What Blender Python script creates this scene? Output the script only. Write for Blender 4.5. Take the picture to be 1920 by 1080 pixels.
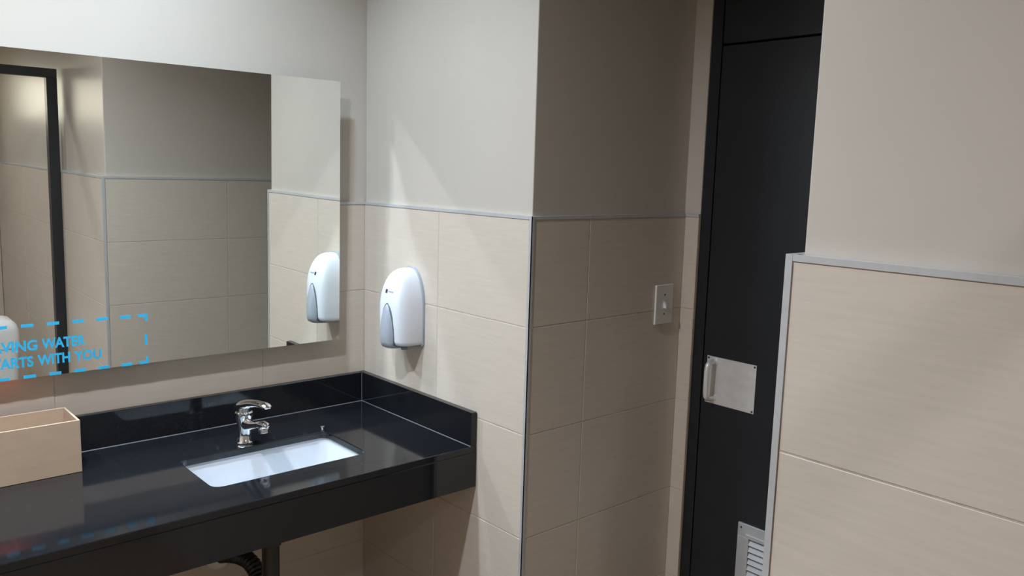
import bpy, bmesh, math, random
from mathutils import Vector, Matrix
random.seed(7)
for o in list(bpy.data.objects): bpy.data.objects.remove(o)
scene = bpy.context.scene
C = scene.collection

# ------------------------------------------------------------------ camera
YAW, PITCH, ROLL, FPX = 0.7270, -0.1399, 0.0291, 1562.5
fw = Vector((math.sin(YAW)*math.cos(PITCH), math.cos(YAW)*math.cos(PITCH), math.sin(PITCH)))
r0 = Vector((math.cos(YAW), -math.sin(YAW), 0)); u0 = r0.cross(fw)
rt = r0*math.cos(ROLL) + u0*math.sin(ROLL); up = -r0*math.sin(ROLL) + u0*math.cos(ROLL)
cam_d = bpy.data.cameras.new('camera'); cam = bpy.data.objects.new('camera', cam_d); C.objects.link(cam)
M4 = Matrix((rt, up, -fw)).transposed().to_4x4(); M4.translation = Vector((-1.514, -2.4696, 1.6194))
cam.matrix_world = M4
cam_d.sensor_width = 36; cam_d.lens = 36*FPX/1920; cam_d.clip_start = .02
scene.camera = cam

# ------------------------------------------------------------------ world, exposure, light levels
world = bpy.data.worlds.new('sky'); scene.world = world; world.use_nodes = True
bg = world.node_tree.nodes['Background']; bg.inputs[0].default_value = (1.0, .93, .74, 1); bg.inputs[1].default_value = 7.5
scene.view_settings.view_transform = 'Standard'; scene.view_settings.look = 'None'
scene.view_settings.gamma = 1; scene.view_settings.use_curve_mapping = False
scene.view_settings.exposure = 0.0
scene.cycles.use_denoising = True; scene.cycles.use_light_tree = False; scene.cycles.use_guiding = True; scene.cycles.guiding_training_samples = 16
scene.cycles.blur_glossy = 0.0; scene.cycles.sample_clamp_indirect = 0
scene.cycles.adaptive_threshold = .025; scene.cycles.max_bounces = 7; scene.cycles.diffuse_bounces = 3; scene.cycles.glossy_bounces = 5
COOL = (.665, .83, 1.0); NEUT = (.85, .89, 1.0)
CEIL = 2.75
# downlights, the rear one added as fill: x, y, watts, colour, beam spread, label
DOWNLIGHTS = [
    (-.78, -.50, 16.2, COOL, 128, 'recessed downlight in the ceiling straight above the white sink'),
    (-1.85, -.50, 14.5, COOL, 128, 'recessed downlight above the left part of the black counter'),
    (-1.40, -1.12, 32.0, NEUT, 148, 'recessed downlight in the middle of the room ceiling'),
    (-1.40, -3.20, 13.0, NEUT, 128, 'added fill lamp, out of view, in the rear part of the room beyond the black frame'),  # added lamp, brightens the rear stretch of wall reflected in the mirror
]

# ------------------------------------------------------------------ materials
def mat(name, col, rough=.5, metal=0.0, spec=.5, noise=None, bump=None, emit=None, coat=0):
    m = bpy.data.materials.new(name); m.use_nodes = True
    nt = m.node_tree; b = nt.nodes['Principled BSDF']
    b.inputs['Base Color'].default_value = (*col, 1); b.inputs['Roughness'].default_value = rough
    b.inputs['Metallic'].default_value = metal; b.inputs['Specular IOR Level'].default_value = spec
    b.inputs['Coat Weight'].default_value = coat
    if emit:
        b.inputs['Emission Color'].default_value = (*emit[0], 1); b.inputs['Emission Strength'].default_value = emit[1]
    tc = nt.nodes.new('ShaderNodeTexCoord')
    if noise:   # (scale, amount, (sx,sy,sz) stretch)
        sc, amt, st = noise
        mp = nt.nodes.new('ShaderNodeMapping'); mp.inputs['Scale'].default_value = st
        nt.links.new(tc.outputs['Object'], mp.inputs['Vector'])
        oi = nt.nodes.new('ShaderNodeObjectInfo')
        mul = nt.nodes.new('ShaderNodeMath'); mul.operation = 'MULTIPLY'; mul.inputs[1].default_value = 37.0
        nt.links.new(oi.outputs['Random'], mul.inputs[0]); nt.links.new(mul.outputs[0], mp.inputs['Location'])
        n = nt.nodes.new('ShaderNodeTexNoise'); n.inputs['Scale'].default_value = sc; n.inputs['Detail'].default_value = 2.5
        nt.links.new(mp.outputs[0], n.inputs['Vector'])
        r = nt.nodes.new('ShaderNodeValToRGB')
        r.color_ramp.elements[0].position = .3; r.color_ramp.elements[1].position = .72
        r.color_ramp.elements[0].color = (*[c*(1-amt) for c in col], 1)
        r.color_ramp.elements[1].color = (*[min(1, c*(1+amt*.6)) for c in col], 1)
        nt.links.new(n.outputs['Fac'], r.inputs[0]); nt.links.new(r.outputs[0], b.inputs['Base Color'])
    if bump:    # (scale, strength)
        n2 = nt.nodes.new('ShaderNodeTexNoise'); n2.inputs['Scale'].default_value = bump[0]; n2.inputs['Detail'].default_value = 3
        nt.links.new(tc.outputs['Object'], n2.inputs['Vector'])
        bp = nt.nodes.new('ShaderNodeBump'); bp.inputs['Strength'].default_value = bump[1]; bp.inputs['Distance'].default_value = .002
        nt.links.new(n2.outputs['Fac'], bp.inputs['Height']); nt.links.new(bp.outputs[0], b.inputs['Normal'])
    return m

PLASTER = mat('painted_plaster', (.52, .468, .40), .34, noise=(3, .03, (1, 1, 1)))
CEILM = mat('ceiling_paint', (.52, .50, .46), .8, noise=(4, .03, (1, 1, 1)))
TILE = mat('beige_tile', (.575, .502, .415), .40, noise=(9, .045, (1.2, 1.0, 14.0)))
GROUT = mat('grout', (.51, .43, .34), .9, noise=(40, .15, (1, 1, 1)))
FLOORM = mat('floor_tile', (.30, .205, .125), .45, noise=(6, .12, (1, 1, 1)))
ALU = mat('aluminium_trim', (.49, .485, .475), .42, .15, noise=(60, .05, (1, 1, 1)))
GRANITE = mat('black_granite', (.010, .011, .013), .07, noise=(420, .6, (1, 1, 1)))
SEAL = mat('silicone', (.11, .115, .125), .4, noise=(30, .1, (1, 1, 1)))
CERAMIC = mat('white_ceramic', (.62, .65, .68), .08, noise=(3, .01, (1, 1, 1)), coat=.4)
CHROME = mat('chrome', (.86, .87, .88), .05, 1.0, noise=(20, .02, (1, 1, 1)))
STEEL = mat('brushed_steel', (.74, .72, .69), .42, .4, noise=(30, .08, (40, 1, 1)))
MIRROR = mat('mirror_glass', (.93, .95, .92), 0.0, 1.0)
MIREDGE = mat('glass_edge', (.30, .34, .32), .5, noise=(10, .1, (1, 1, 1)))
MIRBACK = mat('mirror_backing', (.20, .20, .20), .6, noise=(10, .1, (1, 1, 1)))
BLUE = mat('blue_vinyl', (.03, .43, .70), .45, noise=(20, .05, (1, 1, 1)))
WHITEP = mat('white_plastic', (.68, .70, .73), .28, noise=(5, .01, (1, 1, 1)))
GREYP = mat('grey_plastic', (.33, .36, .40), .35, noise=(5, .03, (1, 1, 1)))
DGREYP = mat('dark_grey_plastic', (.11, .12, .13), .4, noise=(5, .05, (1, 1, 1)))
BLACKM = mat('black_paint', (.014, .016, .020), .32, noise=(8, .12, (1, 1, 1)), bump=(200, .04))
FRAMEM = mat('black_metal', (.016, .018, .020), .4, noise=(8, .1, (1, 1, 1)))
INK = mat('black_ink', (.03, .03, .035), .5, noise=(8, .1, (1, 1, 1)))
IVORY = mat('ivory_plastic', (.70, .68, .61), .3, noise=(5, .02, (1, 1, 1)))
GRILLE = mat('grille_aluminium', (.46, .46, .45), .45, .25, noise=(30, .05, (1, 1, 1)))
PIPE = mat('black_pipe', (.014, .014, .015), .38, noise=(20, .15, (1, 1, 1)))
CREAM = mat('cream_plastic', (.80, .76, .68), .4, noise=(10, .05, (1, 1, 1)))
CARD = mat('tan_board', (.43, .31, .21), .75, noise=(14, .05, (1, 1, 3)), bump=(120, .08))
BINM = mat('bin_plastic', (.78, .78, .76), .35, noise=(4, .02, (1, 1, 1)))
SCREW = mat('screw_metal', (.10, .10, .10), .45, .8, noise=(30, .1, (1, 1, 1)))
RED_GLOW = mat('red_glow', (.5, .05, .03), .5, emit=((1, .14, .08), 4.5))  # emission for the added strip that tints the tiles red
def glass_mat():
    m = bpy.data.materials.new('window_glass'); m.use_nodes = True; nt = m.node_tree; nt.nodes.clear()
    out = nt.nodes.new('ShaderNodeOutputMaterial'); mx = nt.nodes.new('ShaderNodeMixShader'); mx.inputs[0].default_value = .08
    t = nt.nodes.new('ShaderNodeBsdfTransparent'); g = nt.nodes.new('ShaderNodeBsdfGlossy'); g.inputs['Roughness'].default_value = .02
    nt.links.new(t.outputs[0], mx.inputs[1]); nt.links.new(g.outputs[0], mx.inputs[2]); nt.links.new(mx.outputs[0], out.inputs[0])
    return m
GLASS = glass_mat()

# ------------------------------------------------------------------ helpers
def link(name, me, m, parent=None, smooth=False, label=None):
    if m is not None and not me.materials: me.materials.append(m)
    if smooth:
        for p in me.polygons: p.use_smooth = True
    o = bpy.data.objects.new(name, me); C.objects.link(o)
    if parent is not None: o.parent = parent; o.matrix_parent_inverse = INV.get(parent.name, Matrix())
    if label: o['label'] = label
    return o
INV = {}
def empty(name, loc=(0, 0, 0), rot=(0, 0, 0)):
    o = bpy.data.objects.new(name, None); C.objects.link(o); o.location = loc; o.rotation_euler = rot
    o.empty_display_size = .05
    INV[o.name] = Matrix.Translation(-Vector(loc)) if rot == (0, 0, 0) else Matrix()
    return o
def tag(o, label, cat, group=None):
    o['label'] = label; o['category'] = cat
    if group: o['group'] = group
    return o
def structure(o, label=None):
    o['kind'] = 'structure'
    if label: o['label'] = label
    return o
def bm_done(bm, name):
    bmesh.ops.recalc_face_normals(bm, faces=bm.faces)
    me = bpy.data.meshes.new(name); bm.to_mesh(me); bm.free(); return me
def add_box(bm, a, b, bev=0, seg=1):
    x0, y0, z0 = (min(a[i], b[i]) for i in range(3)); x1, y1, z1 = (max(a[i], b[i]) for i in range(3))
    vs = [bm.verts.new(p) for p in ((x0,y0,z0),(x1,y0,z0),(x1,y1,z0),(x0,y1,z0),(x0,y0,z1),(x1,y0,z1),(x1,y1,z1),(x0,y1,z1))]
    fs = [bm.faces.new([vs[i] for i in q]) for q in ((0,3,2,1),(4,5,6,7),(0,1,5,4),(1,2,6,5),(2,3,7,6),(3,0,4,7))]
    if bev:
        es = list({e for f in fs for e in f.edges})
        bmesh.ops.bevel(bm, geom=es, offset=bev, segments=seg, profile=.5, affect='EDGES')
def box(name, a, b, m, parent=None, bev=0, seg=1, label=None):
    bm = bmesh.new(); add_box(bm, a, b, bev, seg)
    return link(name, bm_done(bm, name), m, parent, label=label)
def add_loft(bm, loops, cap0=True, cap1=True, closed=True):
    rows = [[bm.verts.new(p) for p in lp] for lp in loops]
    n = len(rows[0])
    for a, b in zip(rows, rows[1:]):
        for i in range(n if closed else n-1):
            j = (i+1) % n; bm.faces.new((a[i], a[j], b[j], b[i]))
    if cap0: bm.faces.new(rows[0][::-1])
    if cap1: bm.faces.new(rows[-1])
def loft(name, loops, m, parent=None, cap0=True, cap1=True, smooth=True, label=None):
    bm = bmesh.new(); add_loft(bm, loops, cap0, cap1)
    o = link(name, bm_done(bm, name), m, parent, smooth, label)
    if smooth: sharp(o)
    return o
def sharp(o, ang=38):
    bm = bmesh.new(); bm.from_mesh(o.data)
    for e in bm.edges:
        if len(e.link_faces) == 2 and e.calc_face_angle(0) > math.radians(ang): e.smooth = False
    bm.to_mesh(o.data); bm.free()
def ring(c, r, axis, n=20, ry=None):
    c = Vector(c); ax = Vector(axis).normalized()
    u = ax.orthogonal().normalized() if abs(ax.z) < .999 else Vector((1, 0, 0))
    if abs(ax.z) < .999: u = Vector((0, 0, 1)).cross(ax).normalized()
    v = ax.cross(u)
    return [c + u*(r*math.cos(2*math.pi*i/n)) + v*((ry or r)*math.sin(2*math.pi*i/n)) for i in range(n)]
def cyl(name, p0, p1, r0_, r1_, m, parent=None, n=24, bev=0.0, label=None):
    p0 = Vector(p0); p1 = Vector(p1); ax = p1-p0; L = ax.length; a = ax/L
    if bev: lp = [ring(p0, r0_-bev, ax, n), ring(p0+a*bev, r0_, ax, n), ring(p1-a*bev, r1_, ax, n), ring(p1, r1_-bev, ax, n)]
    else: lp = [ring(p0, r0_, ax, n), ring(p1, r1_, ax, n)]
    return loft(name, lp, m, parent, label=label)
def smooth_path(pts, n=8):
    P = [Vector(p) for p in pts]; out = []
    for i in range(len(P)-1):
        a = P[max(i-1, 0)]; b = P[i]; c = P[i+1]; d = P[min(i+2, len(P)-1)]
        for k in range(n):
            t = k/n
            out.append(.5*((2*b)+(c-a)*t+(2*a-5*b+4*c-d)*t*t+(3*b-a-3*c+d)*t**3))
    out.append(P[-1]); return out
def tube(name, path, rad, m, parent=None, n=16, label=None):
    lp = []; prev = None
    for i, p in enumerate(path):
        d = (path[min(i+1, len(path)-1)]-path[max(i-1, 0)]).normalized()
        u = prev - d*prev.dot(d) if prev is not None else (d.orthogonal())
        u.normalize(); prev = u; v = d.cross(u)
        r = rad(i/(len(path)-1)) if callable(rad) else rad
        lp.append([p + u*(r*math.cos(2*math.pi*k/n)) + v*(r*math.sin(2*math.pi*k/n)) for k in range(n)])
    return loft(name, lp, m, parent, label=label)
def rrect(cx, cy, hx, hy, r, z, n=6):
    out = []
    for qx, qy, a0 in ((1, 1, 0), (-1, 1, 90), (-1, -1, 180), (1, -1, 270)):
        for k in range(n+1):
            a = math.radians(a0+90*k/n)
            out.append((cx+qx*(hx-r)+r*math.cos(a), cy+qy*(hy-r)+r*math.sin(a), z))
    return out

# ------------------------------------------------------------------ tiles
ROT = {'-y': 0, '-x': -math.pi/2, '+y': math.pi, '+x': math.pi/2}
GAP, TH, TT = .0032, .303, .008
_tm = {}
def tile_mesh(w, h):
    k = (round(w, 4), round(h, 4))
    if k not in _tm:
        bm = bmesh.new(); hw, hh, b = w/2, h/2, .0007
        bk = [bm.verts.new((sx*hw, TT, sz*hh)) for sx, sz in ((-1,-1),(1,-1),(1,1),(-1,1))]
        md = [bm.verts.new((sx*hw, b, sz*hh)) for sx, sz in ((-1,-1),(1,-1),(1,1),(-1,1))]
        fr = [bm.verts.new((sx*(hw-b), 0, sz*(hh-b))) for sx, sz in ((-1,-1),(1,-1),(1,1),(-1,1))]
        for A_, B_ in ((bk, md), (md, fr)):
            for i in range(4):
                j = (i+1) % 4; bm.faces.new((A_[i], A_[j], B_[j], B_[i]))
        bm.faces.new(fr); bm.faces.new(bk[::-1])
        _tm[k] = bm_done(bm, 'tile'); _tm[k].materials.append(TILE)
    return _tm[k]
def tiles(parent, face, fixed, a0, a1, joints, ztop, z_first, depth, zskip=None):
    """tile one wall face; joints = positions of vertical joints, z rows go down from z_first"""
    a0, a1 = min(a0, a1), max(a0, a1)
    us = [a0]+sorted(j for j in joints if a0+.01 < j < a1-.01)+[a1]
    zs = [ztop, z_first]
    while zs[-1]-TH > .02: zs.append(zs[-1]-TH)
    zs.append(0.0)
    s = {'-y': 1, '+y': -1, '-x': 1, '+x': -1}[face]
    # grout bed
    g0, g1 = fixed+s*.0008, fixed+s*depth
    if face[1] == 'y': box('grout_bed', (a0, g0, 0), (a1, g1, ztop), GROUT, parent)
    else: box('grout_bed', (g0, a0, 0), (g1, a1, ztop), GROUT, parent)
    for zt, zb in zip(zs, zs[1:]):
        for u0_, u1_ in zip(us, us[1:]):
            w = u1_-u0_-GAP; h = zt-zb-GAP
            if w < .004 or h < .004: continue
            o = bpy.data.objects.new('tile', tile_mesh(w, h)); C.objects.link(o); o.parent = parent
            cu = (u0_+u1_)/2; cz = (zt+zb)/2
            o.location = (cu, fixed, cz) if face[1] == 'y' else (fixed, cu, cz)
            o.rotation_euler = (0, 0, ROT[face])
def multi_box(name, boxes, m):
    bm = bmesh.new()
    for a, b in boxes: add_box(bm, a, b)
    return link(name, bm_done(bm, name), m)

# ------------------------------------------------------------------ setting
XL, YR = -2.40, -4.20          # left and rear wall faces
structure(box('floor', (XL-.15, YR-.15, -.1), (.95, .15, 0), FLOORM))
structure(box('ceiling', (XL-.15, YR-.15, CEIL), (.95, .15, CEIL+.1), CEILM))

wall_back = structure(box('wall_back', (XL-.15, .010, 0), (.95, .15, CEIL), PLASTER))
tiles(wall_back, '-y', 0, XL+.01, .0012, [-.374-.6*k for k in range(5)], 1.491, 1.197, .0095)
box('edge_trim', (XL+.01, -.0015, 1.491), (-.0005, .0098, 1.500), ALU, wall_back)

LW = -.8406
wall_right = structure(box('wall_right', (.010, -.8300, 0), (.95, .0099, CEIL), PLASTER, bev=.003, seg=2))
tiles(wall_right, '-x', 0, LW+.009, .0012, [-.4244], 1.491, 1.197, .0095)
tiles(wall_right, '-y', LW, .009, .6682, [.2258], 1.491, 1.197, .0100)
box('edge_trim', (-.0015, LW+.009, 1.491), (.0098, -.0015, 1.500), ALU, wall_right)
box('edge_trim', (.009, LW-.0015, 1.491), (.6669, -.8302, 1.500), ALU, wall_right)
bm = bmesh.new()
add_box(bm, (-.0018, LW-.0018, 0), (.0005, LW+.0085, 1.500)); add_box(bm, (-.0018, LW-.0018, 0), (.0085, LW+.0005, 1.500))
add_box(bm, (.0002, LW+.0002, 0), (.0085, LW+.0085, 1.5))
link('edge_trim', bm_done(bm, 'edge_trim'), ALU, wall_right)

wall_door = structure(box('wall_door', (.677, -.890, 0), (.95, -.8302, CEIL), PLASTER))
tiles(wall_door, '-x', .667, -.892, LW+.0013, [], 1.491, 1.197, .0095)
box('edge_trim', (.6655, -.892, 1.491), (.6768, LW-.0017, 1.500), ALU, wall_door)

BX, BY = -.3600, -1.8014
wall_near = structure(box('wall_near', (-.342, YR-.15, 0), (.95, -1.8185, CEIL), PLASTER, bev=.003, seg=2))
tiles(wall_near, '-x', BX, YR+.01, BY-.010, [-2.555, -3.45], 1.496, 1.197, .0176)
tiles(wall_near, '+y', BY, BX+.010, .6795, [.234], 1.496, 1.197, .0167)
box('edge_trim', (BX-.0015, YR+.01, 1.496), (-.3425, BY-.0098, 1.506), ALU, wall_near)
box('edge_trim', (BX+.0098, BY+.0015, 1.496), (.6795, -1.8180, 1.506), ALU, wall_near)
bm = bmesh.new()
add_box(bm, (BX-.0018, BY+.0018, 0), (BX+.0095, BY-.0095, 1.506))
add_box(bm, (BX+.0005, BY-.0005, 1.49), (-.3422, -1.8185, 1.5055))
link('edge_trim', bm_done(bm, 'edge_trim'), ALU, wall_near)

wall_left = structure(box('wall_left', (XL-.15, YR-.15, 0), (XL, .0099, CEIL), PLASTER))
tiles(wall_left, '+x', XL+.010, YR+.01, -.01, [-.6*k for k in range(1, 7)], 1.5, 1.197, .0095)
WX0, WX1, WZ0, WZ1 = -1.12, -.56, 1.78, 2.12
wall_rear = structure(multi_box('wall_rear', [((XL, YR-.15, 0), (-.3422, YR, WZ0)), ((XL, YR-.15, WZ1), (-.3422, YR, CEIL)),
                                   ((XL, YR-.15, WZ0), (WX0, YR, WZ1)), ((WX1, YR-.15, WZ0), (-.3422, YR, WZ1))], PLASTER))
tiles(wall_rear, '+y', YR+.010, XL+.011, BX-.002, [-.96-.6*k for k in range(3)], 1.5, 1.197, .0095)
win = structure(empty('window_1', ((WX0+WX1)/2, YR-.06, WZ0)))
bm = bmesh.new()
for a, b in (((WX0, YR-.08, WZ0), (WX1, YR-.04, WZ0+.03)), ((WX0, YR-.08, WZ1-.03), (WX1, YR-.04, WZ1)),
             ((WX0, YR-.08, WZ0+.03), (WX0+.03, YR-.04, WZ1-.03)), ((WX1-.03, YR-.08, WZ0+.03), (WX1, YR-.04, WZ1-.03))): add_box(bm, a, b)
link('window_frame', bm_done(bm, 'window_frame'), FRAMEM, win)
box('pane', (WX0+.03, YR-.063, WZ0+.03), (WX1-.03, YR-.057, WZ1-.03), GLASS, win)

# ------------------------------------------------------------------ door at the end of the passage
DX = .680; DY0, DY1 = -.892, -1.8012
door = structure(empty('door_1', (DX, (DY0+DY1)/2, 0)), 'black door at the end of the dark passage')
bm = bmesh.new()
add_box(bm, (DX, DY0, 0), (DX+.06, -.929, CEIL)); add_box(bm, (DX, -1.768, 0), (DX+.06, DY1, CEIL))
link('door_frame', bm_done(bm, 'door_frame'), BLACKM, door)
box('frame_stop', (DX+.045, -.929, 0), (DX+.07, -1.768, CEIL), BLACKM, door)
leaf = box('door_leaf', (DX+.001, -.932, .006), (DX+.040, -1.765, 2.012), BLACKM, door, bev=.0015)
box('transom_panel', (DX+.001, -.932, 2.018), (DX+.040, -1.765, CEIL-.002), BLACKM, door, bev=.0015)
plate = box('pull_plate', (DX-.0015, -.948, .906), (DX+.001, -1.126, 1.057), STEEL, door, bev=.0006, label='square brushed steel pull plate')
for y in (-.954, -1.120):
    for z in (.912, 1.051):
        cyl('screw', (DX-.0028, y, z), (DX-.001, y, z), .0032, .0036, SCREW, plate, n=10)
hy = -.977
hp = smooth_path([(DX-.001, hy, .925), (DX-.018, hy, .925), (DX-.034, hy, .930), (DX-.040, hy, .945), (DX-.041, hy, .985),
                  (DX-.040, hy, 1.022), (DX-.034, hy, 1.037), (DX-.018, hy, 1.042), (DX-.001, hy, 1.042)], 5)
tube('pull_handle', hp, .0085, STEEL, plate, n=14)
for z in (.925, 1.042): cyl('handle_collar', (DX-.005, hy, z), (DX-.0015, hy, z), .0125, .0125, STEEL, plate, n=16)
GY0, GY1, GZ0, GZ1, GWD = -1.103, -1.594, .20, .556, .042
gr = bmesh.new()
for a, b in (((GY0, GZ1), (GY1, GZ1-GWD)), ((GY0, GZ0+GWD), (GY1, GZ0)), ((GY0, GZ1-GWD), (GY0-GWD, GZ0+GWD)), ((GY1+GWD, GZ1-GWD), (GY1, GZ0+GWD))):
    add_box(gr, (DX-.006, a[0], a[1]), (DX+.001, b[0], b[1]), bev=.001)
i0, i1 = .030, .042   # raised inner lip
for a, b in (((GY0-i0, GZ1-i0), (GY1+i0, GZ1-i1)), ((GY0-i0, GZ0+i1), (GY1+i0, GZ0+i0)), ((GY0-i0, GZ1-i1), (GY0-i1, GZ0+i1)), ((GY1+i1, GZ1-i1), (GY1+i0, GZ0+i1))):
    add_box(gr, (DX-.010, a[0], a[1]), (DX-.004, b[0], b[1]), bev=.0008)
grille = link('vent_grille', bm_done(gr, 'vent_grille'), GRILLE, door, label='silver louvred vent grille')
box('grille_backing', (DX-.0005, GY0-GWD, GZ0+GWD), (DX+.0008, GY1+GWD, GZ1-GWD), INK, grille)
cyl('screw', (DX-.0075, GY0-.012, GZ1-.013), (DX-.0055, GY0-.012, GZ1-.013), .003, .003, SCREW, grille, n=10)
cyl('screw', (DX-.0075, GY1+.012, GZ1-.013), (DX-.0055, GY1+.012, GZ1-.013), .003, .003, SCREW, grille, n=10)
lv = bmesh.new()
sec = [(-.0095, -.0075), (-.0085, -.0085), (-.0005, .0055), (-.0015, .0065)]
L_ = (GY0-GY1)/2-GWD
add_loft(lv, [[(sx, yy, sz) for sx, sz in sec] for yy in (-L_, L_)])
lv = bm_done(lv, 'louvre_slat'); lv.materials.append(GRILLE)
z = GZ1-GWD-.012
while z > GZ0+GWD+.006:
    o = bpy.data.objects.new('louvre_slat', lv); C.objects.link(o); o.parent = grille; o.matrix_parent_inverse = INV[door.name].inverted() @ INV[door.name]
    o.location = (DX, (GY0+GY1)/2, z); z -= .0200

# ------------------------------------------------------------------ black frame behind the camera (seen in the mirror)
fr = tag(empty('door_frame', (-1.38, -2.55, 0)), 'black metal door frame seen in the left of the mirror', 'door frame')
box('post', (-.3605, -2.585, 0), (-.411, -2.535, 1.980), FRAMEM, fr, bev=.002)
box('post', (XL+.011, -2.585, 0), (XL+.062, -2.535, 1.980), FRAMEM, fr, bev=.002)
box('header', (XL+.011, -2.585, 1.980), (-.3605, -2.535, 2.026), FRAMEM, fr, bev=.002)

# ------------------------------------------------------------------ counter
ZC, ZB, YF, ZF, T_ = .811, .913, -.6322, .6842, .0229
ct = tag(empty('vanity_counter', (-1.2, -.3, ZF)), 'long polished black granite counter with splashbacks', 'counter')
SX, SY, SHX, SHY = -.513, -.3725, .2225, .1225
CXL = XL+.0105
def slab_mesh():
    bm = bmesh.new()
    outer = [(-.0022, YF), (-.0022, -.003), (CXL, -.003), (CXL, YF)]
    inner = [(p[0], p[1]) for p in rrect(SX, SY, SHX, SHY, .028, 0, 8)]
    top = {}
    for z in (ZC, ZC-.02):
        eo = []; lo = [bm.verts.new((x, y, z)) for x, y in outer]; li = [bm.verts.new((x, y, z)) for x, y in inner]
        for lp in (lo, li):
            for i in range(len(lp)): eo.append(bm.edges.new((lp[i], lp[(i+1) % len(lp)])))
        bmesh.ops.triangle_fill(bm, use_beauty=True, use_dissolve=False, edges=eo)
        top[z] = (lo, li)
    for k in (0, 1):
        a = top[ZC][k]; b = top[ZC-.02][k]
        for i in range(len(a)):
            j = (i+1) % len(a); bm.faces.new((a[i], a[j], b[j], b[i]))
    return bm_done(bm, 'countertop')
top = link('countertop', slab_mesh(), GRANITE, ct)
bv = top.modifiers.new('bevel', 'BEVEL'); bv.width = .0026; bv.segments = 3; bv.limit_method = 'ANGLE'; bv.angle_limit = math.radians(60)
box('fascia', (-.0022, YF, ZF), (CXL, YF+.02, ZC-.0202), GRANITE, ct, bev=.0008)
box('backsplash', (-.0022-T_, -.0022, ZC+.0002), (CXL, -T_, ZB), GRANITE, ct, bev=.0012)
box('side_splash', (-.0022, YF+.001, ZC+.0002), (-T_, -.0022, ZB), GRANITE, ct, bev=.0012)
bm = bmesh.new()
def bead(bm, p, q, d1, d2, s=.0018):
    p = Vector(p); q = Vector(q); d1 = Vector(d1)*s; d2 = Vector(d2)*s
    add_loft(bm, [[a, a+d1, a+(d1+d2)*.42, a+d2] for a in (p, q)])
bead(bm, (CXL, -T_, ZC), (-T_, -T_, ZC), (0, -1, 0), (0, 0, 1)); bead(bm, (-T_, -T_, ZC), (-T_, YF+.001, ZC), (-1, 0, 0), (0, 0, 1))
bead(bm, (-T_, -T_, ZC), (-T_, -T_, ZB-.001), (-1, 0, 0), (0, -1, 0), .0016)
link('sealant_bead', bm_done(bm, 'sealant_bead'), SEAL, ct)

# sink
sk = tag(empty('washbasin', (SX, SY, .65)), 'white rectangular undermount sink set in the black counter', 'sink')
zt = ZC-.0205
ins = [(.006, zt, .030), (.004, zt-.010, .032), (.000, zt-.030, .034), (-.006, zt-.080, .040), (-.014, zt-.115, .045), (-.030, zt-.128, .045), (-.060, zt-.132, .045)]
outs = [(-.060, zt-.142, .045), (-.020, zt-.140, .05), (.004, zt-.115, .05), (.014, zt-.03, .042), (.022, zt-.012, .04), (.028, zt, .04)]
lp = [rrect(SX, SY, SHX+.006, SHY+.006, .030, zt, 8)]
lp = [rrect(SX, SY, SHX+o, SHY+o, r, z, 8) for o, z, r in ins]
bm = bmesh.new()
rin = lp; rout = [rrect(SX, SY, SHX+o, SHY+o, r, z, 8) for o, z, r in outs]
add_loft(bm, rout[:] + rin, cap0=True, cap1=True)
bo = link('bowl', bm_done(bm, 'bowl'), CERAMIC, sk, True); sharp(bo, 60)
drn = cyl('drain', (SX, SY, zt-.1325), (SX, SY, zt-.1285), .026, .023, CHROME, sk, n=24)
cyl('drain_hole', (SX, SY, zt-.1285), (SX, SY, zt-.1282), .013, .013, INK, drn, n=16)

# faucet
FX, FY = -.530, -.208
fc = tag(empty('faucet', (FX, FY, ZC)), 'chrome single-lever mixer faucet behind the white sink', 'faucet')
body = loft('faucet_body', [ring((FX, FY, ZC+z), r, (0, 0, 1), 28) for z, r in ((.0003, .0235), (.004, .0240), (.008, .0215), (.030, .0190), (.050, .0190), (.064, .0210), (.076, .0240), (.086, .0255), (.092, .0252), (.095, .0215))], CHROME, fc)
def ell(c, rx, rz, tilt=0, n=20):   # section of something running along -y
    return [(c[0]+rx*math.cos(2*math.pi*i/n), c[1]+rz*math.sin(2*math.pi*i/n)*math.sin(tilt), c[2]+rz*math.sin(2*math.pi*i/n)*math.cos(tilt)) for i in range(n)]
sp_o = loft('spout', [ell((FX, FY+dy, ZC+dz), rx, rz) for dy, dz, rx, rz in ((-.005, .060, .0150, .020), (-.028, .060, .0145, .0170), (-.055, .0655, .0135, .0125), (-.085, .074, .0130, .0105), (-.110, .082, .0138, .0108), (-.130, .086, .0142, .0115), (-.142, .086, .0115, .0095), (-.147, .085, .004, .004))], CHROME, fc)
AX = (0, -.25, -1)
loft('aerator', [ring((FX, FY-.127, ZC+.086), .0130, AX, 22), ring((FX, FY-.129, ZC+.076), .0140, AX, 22), ring((FX, FY-.1295, ZC+.0745), .0128, AX, 22), ring((FX, FY-.130, ZC+.073), .0140, AX, 22), ring((FX, FY-.132, ZC+.064), .0134, AX, 22), ring((FX, FY-.1325, ZC+.0625), .0105, AX, 22)], CHROME, sp_o)
lev = []
for dy, dz, rx, rz in ((.028, .104, .004, .003), (.025, .105, .014, .008), (.015, .108, .0215, .0125), (-.002, .113, .0235, .0150), (-.025, .121, .0210, .0135), (-.055, .130, .0175, .0110),
                       (-.090, .1375, .0155, .0092), (-.125, .1425, .0155, .0085), (-.146, .1435, .0150, .0080), (-.156, .143, .0115, .0060), (-.160, .1425, .004, .002)):
    lev.append(ell((FX, FY+dy, ZC+dz), rx, rz, .15))
lv_o = loft('lever', lev, CHROME, fc)
cyl('cartridge_collar', (FX, FY, ZC+.093), (FX, FY-.001, ZC+.106), .0210, .0195, CHROME, fc, n=28)
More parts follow.
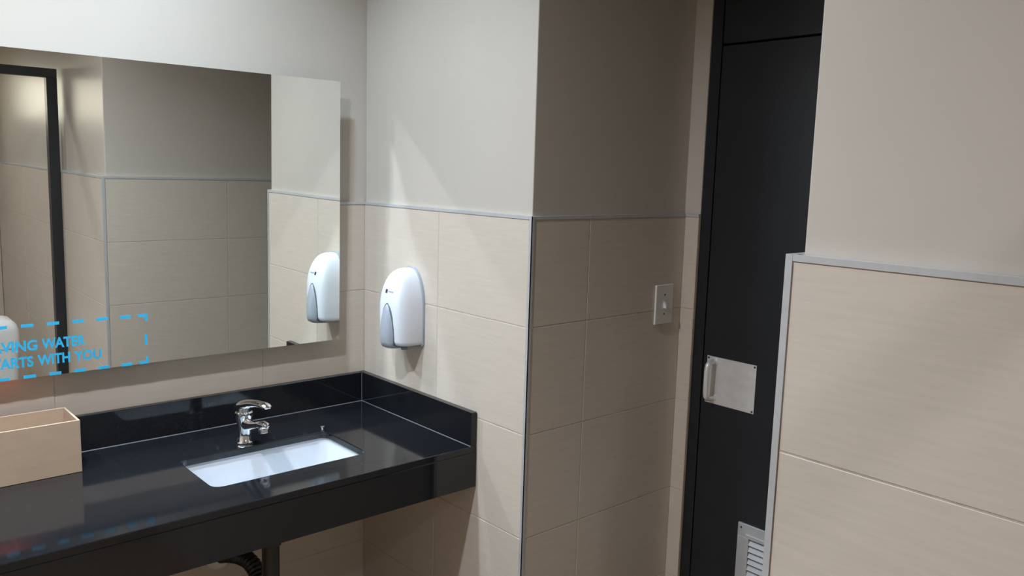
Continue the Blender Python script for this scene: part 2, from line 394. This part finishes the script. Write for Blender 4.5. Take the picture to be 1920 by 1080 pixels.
st = tag(loft('sink_stud', [ring((-.292, -.236, ZC+.0002), .0055, (0, 0, 1), 16), ring((-.292, -.236, ZC+.007), .0050, (0, 0, 1), 16), ring((-.292, -.236, ZC+.008), .0072, (0, 0, 1), 16), ring((-.292, -.236, ZC+.012), .0068, (0, 0, 1), 16), ring((-.292, -.236, ZC+.013), .005, (0, 0, 1), 16)], CHROME),
         'tiny chrome stud on the counter at the right back corner of the sink', 'stud')

# drain pipes under the counter
dp = tag(empty('drain_pipe', (SX, SY, .25)), 'black waste pipe with corrugated hose under the counter', 'pipe')
PX, PY = -.529, -.370
cyl('tailpiece', (PX, PY, .638), (PX, PY, .27), .0245, .0245, PIPE, dp, n=24)
cyl('nut', (PX, PY, .585), (PX, PY, .555), .031, .031, PIPE, dp, n=8, bev=.003)
cyl('locking_screw', (PX+.030, PY-.004, .566), (PX+.037, PY-.006, .566), .004, .004, CHROME, dp, n=10)
tube('trap', smooth_path([(PX, PY, .28), (PX, PY+.005, .245), (PX, PY+.035, .222), (PX+.004, PY+.07, .245), (PX+.006, PY+.082, .285)], 6), .0255, PIPE, dp, n=18)
hpth = smooth_path([(PX+.006, PY+.082, .28), (PX+.024, PY+.112, .328), (PX+.038, PY+.16, .378), (PX+.036, PY+.225, .408), (PX+.022, PY+.30, .404), (PX+.004, -.004, .385)], 22)
tube('corrugated_hose', hpth, lambda t: .0240+.0026*math.sin(t*2*math.pi*26), PIPE, dp, n=16)
cyl('wall_flange', (-.528, -.0005, .384), (-.528, -.012, .384), .046, .040, CREAM, dp, n=28, bev=.003, label='cream plastic wall flange')

# ------------------------------------------------------------------ mirror
MS, MT, MB, MXR, MXL = .0481, 1.8854, 1.0445, -.1236, -2.25
TILT = .0094
mr = tag(empty('wall_mirror', ((MXL+MXR)/2, -MS, 1.46), (TILT, 0, 0)), 'large frameless wall mirror above the counter with blue water-saving lettering', 'mirror')
MXC = (MXL+MXR)/2
def M_(x, z): return (x-MXC, z-1.46)
def mbox(name, x0, x1, z0, z1, y0, y1, m, bev=0, label=None, par=None):
    a = M_(x0, z0); b = M_(x1, z1)
    return box(name, (a[0], y0, a[1]), (b[0], y1, b[1]), m, par or mr, bev, label=label)
gl = mbox('glass', MXL, MXR, MB, MT, 0, .005, MIRROR)
gl.data.materials.append(MIREDGE)
for p in gl.data.polygons: p.material_index = 0 if p.normal.y < -.9 else 1
mbox('backing_frame', MXL+.04, MXR-.045, MB+.04, MT-.05, .0052, .0425, MIRBACK)
mbox('added_red_glow', -1.21, -1.06, MB+.026, MB+.034, .020, .030, RED_GLOW, label='added red glow strip hidden behind the lower mirror edge')  # added glowing strip, only there to redden the tiles below the mirror
# dashed border
DH = .0082
for k in range(10):
    x = -.798-.0605*k
    for z in (1.184, 1.0482): mbox('border_dash', x-.0145, x+.0145, z-DH/2, z+DH/2, -.0006, -.0001, BLUE, par=gl)
mbox('border_dash', -.748, -.741, 1.098, 1.130, -.0006, -.0001, BLUE, par=gl)
for z0, sgn in ((1.184+DH/2, -1), (1.0482-DH/2, 1)):
    bm = bmesh.new()
    for (xa, xb, za, zb) in ((-.765, -.739, z0, z0+sgn*DH), (-.746, -.739, z0+sgn*DH, z0+sgn*.020)):
        a = M_(xa, za); b = M_(xb, zb); add_box(bm, (a[0], -.0006, a[1]), (b[0], -.0001, b[1]))
    link('border_corner', bm_done(bm, 'border_corner'), BLUE, gl)
def text_part(txt, x0, x1, z0, z1, name='lettering', m=BLUE, parent=None, thick=.035):
    cu = bpy.data.curves.new('t', 'FONT'); cu.body = txt; cu.size = 1; cu.offset = thick; cu.fill_mode = 'FRONT'
    to = bpy.data.objects.new('t', cu); C.objects.link(to)
    me = bpy.data.meshes.new_from_object(to.evaluated_get(bpy.context.evaluated_depsgraph_get()))
    bpy.data.objects.remove(to); bpy.data.curves.remove(cu)
    xs = [v.co.x for v in me.vertices]; ys = [v.co.y for v in me.vertices]
    ax, bx, ay, by = min(xs), max(xs), min(ys), max(ys)
    c0 = M_(x0, z0); c1 = M_(x1, z1)
    for v in me.vertices:
        u = (v.co.x-ax)/(bx-ax); w = (v.co.y-ay)/(by-ay)
        v.co = (c0[0]+u*(c1[0]-c0[0]), -.0005, c0[1]+w*(c1[1]-c0[1]))
    vs = [tuple(v.co) for v in me.vertices]; fs = []
    for p in me.polygons:
        f = list(p.vertices); a, b, c = (Vector(vs[k]) for k in f[:3])
        fs.append(f if (b-a).cross(c-a).y < 0 else f[::-1])
    me2 = bpy.data.meshes.new(name); me2.from_pydata(vs, [], fs); me2.update()
    return link(name, me2, m, parent)
for t, x0, x1, z in (('SAVING', -1.139, -1.019, 1.117), ('WATER', -1.009, -.903, 1.117), ('STARTS', -1.137, -1.030, 1.0745), ('WITH', -1.020, -.942, 1.0745), ('YOU', -.933, -.863, 1.0745)):
    text_part(t, x0, x1, z, z+.0285, parent=gl)

# ------------------------------------------------------------------ soap dispenser
DYc = -.288
sd = tag(empty('soap_dispenser', (0, DYc, 1.06)), 'white plastic soap dispenser with grey push lever on the tiled wall', 'soap dispenser')
def plan(w, D, z, n, x0=-.001, steps=28, yc=DYc):
    out = []
    for k in range(steps+1):
        a = math.pi*k/steps; c, s = math.cos(a), math.sin(a)
        out.append((x0-D*abs(s)**(2/n), yc+w*math.copysign(abs(c)**(2/n), c), z))
    return out
def dome(name, lv, n, m, x0, lab=None):
    bm = bmesh.new(); add_loft(bm, [plan(w, D, z, n, x0) for z, w, D in lv])
    o = link(name, bm_done(bm, name), m, sd, True, lab); sharp(o, 50); return o
cov = dome('cover', [(1.066, .064, .074), (1.069, .068, .080), (1.080, .070, .083), (1.150, .070, .086), (1.195, .0690, .086), (1.222, .0655, .083), (1.245, .0600, .078), (1.265, .0525, .071), (1.281, .0435, .063), (1.293, .0335, .053), (1.300, .0235, .043), (1.304, .013, .033), (1.305, .006, .024)], 4.2, WHITEP, -.008)
dome('back_plate', [(1.062, .069, .010), (1.070, .0725, .010), (1.200, .0720, .010), (1.230, .0685, .010), (1.255, .0605, .010), (1.277, .0500, .010), (1.294, .0370, .010), (1.304, .0240, .010), (1.309, .010, .010)], 9, GREYP, 0)
dome('lever_recess', [(1.064, .048, .0800), (1.070, .050, .0880), (1.120, .050, .0895), (1.155, .046, .0900), (1.175, .038, .0895), (1.188, .028, .0880), (1.196, .017, .0865), (1.200, .007, .0850)], 4, DGREYP, -.008, 'dark grey recess around the lever')
dome('push_lever', [(1.056, .033, .088), (1.060, .039, .096), (1.075, .0425, .101), (1.110, .043, .102), (1.140, .0405, .100), (1.160, .0360, .0975), (1.176, .0285, .0945), (1.187, .0195, .0915), (1.193, .011, .0885), (1.195, .004, .086)], 3.0, GREYP, -.008, 'grey push lever')
cyl('nozzle', (-.060, DYc-.047, 1.054), (-.060, DYc-.047, 1.068), .010, .012, DGREYP, sd, n=14)
COV = [(1.195, .0690, .086), (1.222, .0655, .083), (1.245, .0600, .078), (1.265, .0525, .071)]
def cover_x(y, z):
    for (z0, w0, d0), (z1, w1, d1) in zip(COV, COV[1:]):
        if z0 <= z <= z1:
            t = (z-z0)/(z1-z0); w = w0+(w1-w0)*t; D = d0+(d1-d0)*t
            return -.008-D*(1-abs((y-DYc)/w)**4.2)**(1/4.2)
def print_on_cover(name, y0, y1, z0, z1, m, lab=None):
    q = [(y0, z0), (y1, z0), (y1, z1), (y0, z1)]
    bm = bmesh.new(); add_loft(bm, [[(cover_x(y, z)+.002, y, z) for y, z in q], [(cover_x(y, z)-.0005, y, z) for y, z in q]])
    link(name, bm_done(bm, name), m, cov, label=lab)
print_on_cover('brand_mark', -.2705, -.2815, 1.2285, 1.2400, INK, 'small black square mark')
for k in range(6): print_on_cover('brand_letter', -.2865-.0046*k, -.2897-.0046*k, 1.2320, 1.2365, GREYP)

# ------------------------------------------------------------------ light switch
SWY = LW-.0003
sw = tag(empty('light_switch', (.574, SWY, 1.152)), 'ivory light switch plate on the dark passage wall', 'light switch')
swp = box('switch_plate', (.532, SWY, 1.153), (.617, SWY-.007, 1.278), IVORY, sw, bev=.0022, seg=2)
box('toggle_surround', (.568, SWY-.0068, 1.202), (.581, SWY-.0082, 1.229), IVORY, sw, bev=.0004)
bm = bmesh.new(); add_loft(bm, [[(.570, SWY-.0075, 1.205), (.579, SWY-.0075, 1.205), (.579, SWY-.0075, 1.226), (.570, SWY-.0075, 1.226)], [(.571, SWY-.017, 1.203), (.578, SWY-.017, 1.203), (.578, SWY-.015, 1.212), (.571, SWY-.015, 1.212)]])
link('toggle', bm_done(bm, 'toggle'), WHITEP, sw)
for z in (1.185, 1.246): cyl('screw', (.5745, SWY-.0066, z), (.5745, SWY-.0076, z), .0032, .0032, SCREW, swp, n=10)

# ------------------------------------------------------------------ tan box on the counter
bxo = tag(empty('storage_box', (-1.11, -.108, ZC)), 'open tan box standing on the left end of the black counter', 'box')
X0, X1, Y0, Y1, Z0, Z1, W_ = -1.262, -.958, -.182, -.036, ZC+.0006, .950, .0055
box('front_panel', (X0, Y0, Z0), (X1, Y0+W_, Z1), CARD, bxo, bev=.0006)
box('back_panel', (X0, Y1-W_, Z0), (X1, Y1, Z1), CARD, bxo, bev=.0006)
box('end_panel', (X1-W_, Y0+W_, Z0), (X1, Y1-W_, Z1), CARD, bxo, bev=.0006)
box('end_panel', (X0, Y0+W_, Z0), (X0+W_, Y1-W_, Z1), CARD, bxo, bev=.0006)
box('bottom_panel', (X0+W_, Y0+W_, Z0), (X1-W_, Y1-W_, Z0+.005), CARD, bxo)

# ------------------------------------------------------------------ white bin (seen in the mirror)
BC = (-.648, -3.02)
bn = tag(empty('waste_bin', (*BC, 0)), 'white waste bin reflected at the left edge of the mirror', 'bin')
loft('bin_body', [rrect(*BC, h, h, r, z) for h, r, z in ((.105, .03, .001), (.112, .035, .02), (.128, .04, .50))], BINM, bn)
loft('bin_lid', [rrect(*BC, h, h, r, z) for h, r, z in ((.134, .042, .495), (.134, .042, .560), (.131, .044, .598), (.122, .048, .626), (.104, .05, .645), (.070, .045, .656), (.03, .025, .660))], BINM, bn)

# ------------------------------------------------------------------ downlights and the added rear fill lamp
LENS = mat('lamp_lens', (.9, .9, .9), .5, emit=(COOL, 2.0))
for x, y, pw, colr, spr, lab in DOWNLIGHTS:
    dl = tag(empty('downlight', (x, y, CEIL)), lab, 'ceiling light', 'downlights')
    loft('trim_ring', [ring((x, y, CEIL-.0005), .066, (0, 0, 1), 32), ring((x, y, CEIL-.006), .064, (0, 0, 1), 32), ring((x, y, CEIL-.008), .056, (0, 0, 1), 32), ring((x, y, CEIL-.006), .051, (0, 0, 1), 32), ring((x, y, CEIL-.0015), .050, (0, 0, 1), 32)], WHITEP, dl, cap0=False, cap1=False)
    cyl('lens', (x, y, CEIL-.0035), (x, y, CEIL-.0025), .049, .049, LENS, dl, n=28)
    ld = bpy.data.lights.new('lamp', 'AREA'); ld.shape = 'DISK'; ld.size = .095; ld.energy = pw; ld.color = colr; ld.spread = math.radians(spr)
    lo = bpy.data.objects.new('lamp', ld); C.objects.link(lo); lo.parent = dl; lo.location = (0, 0, -.0045)
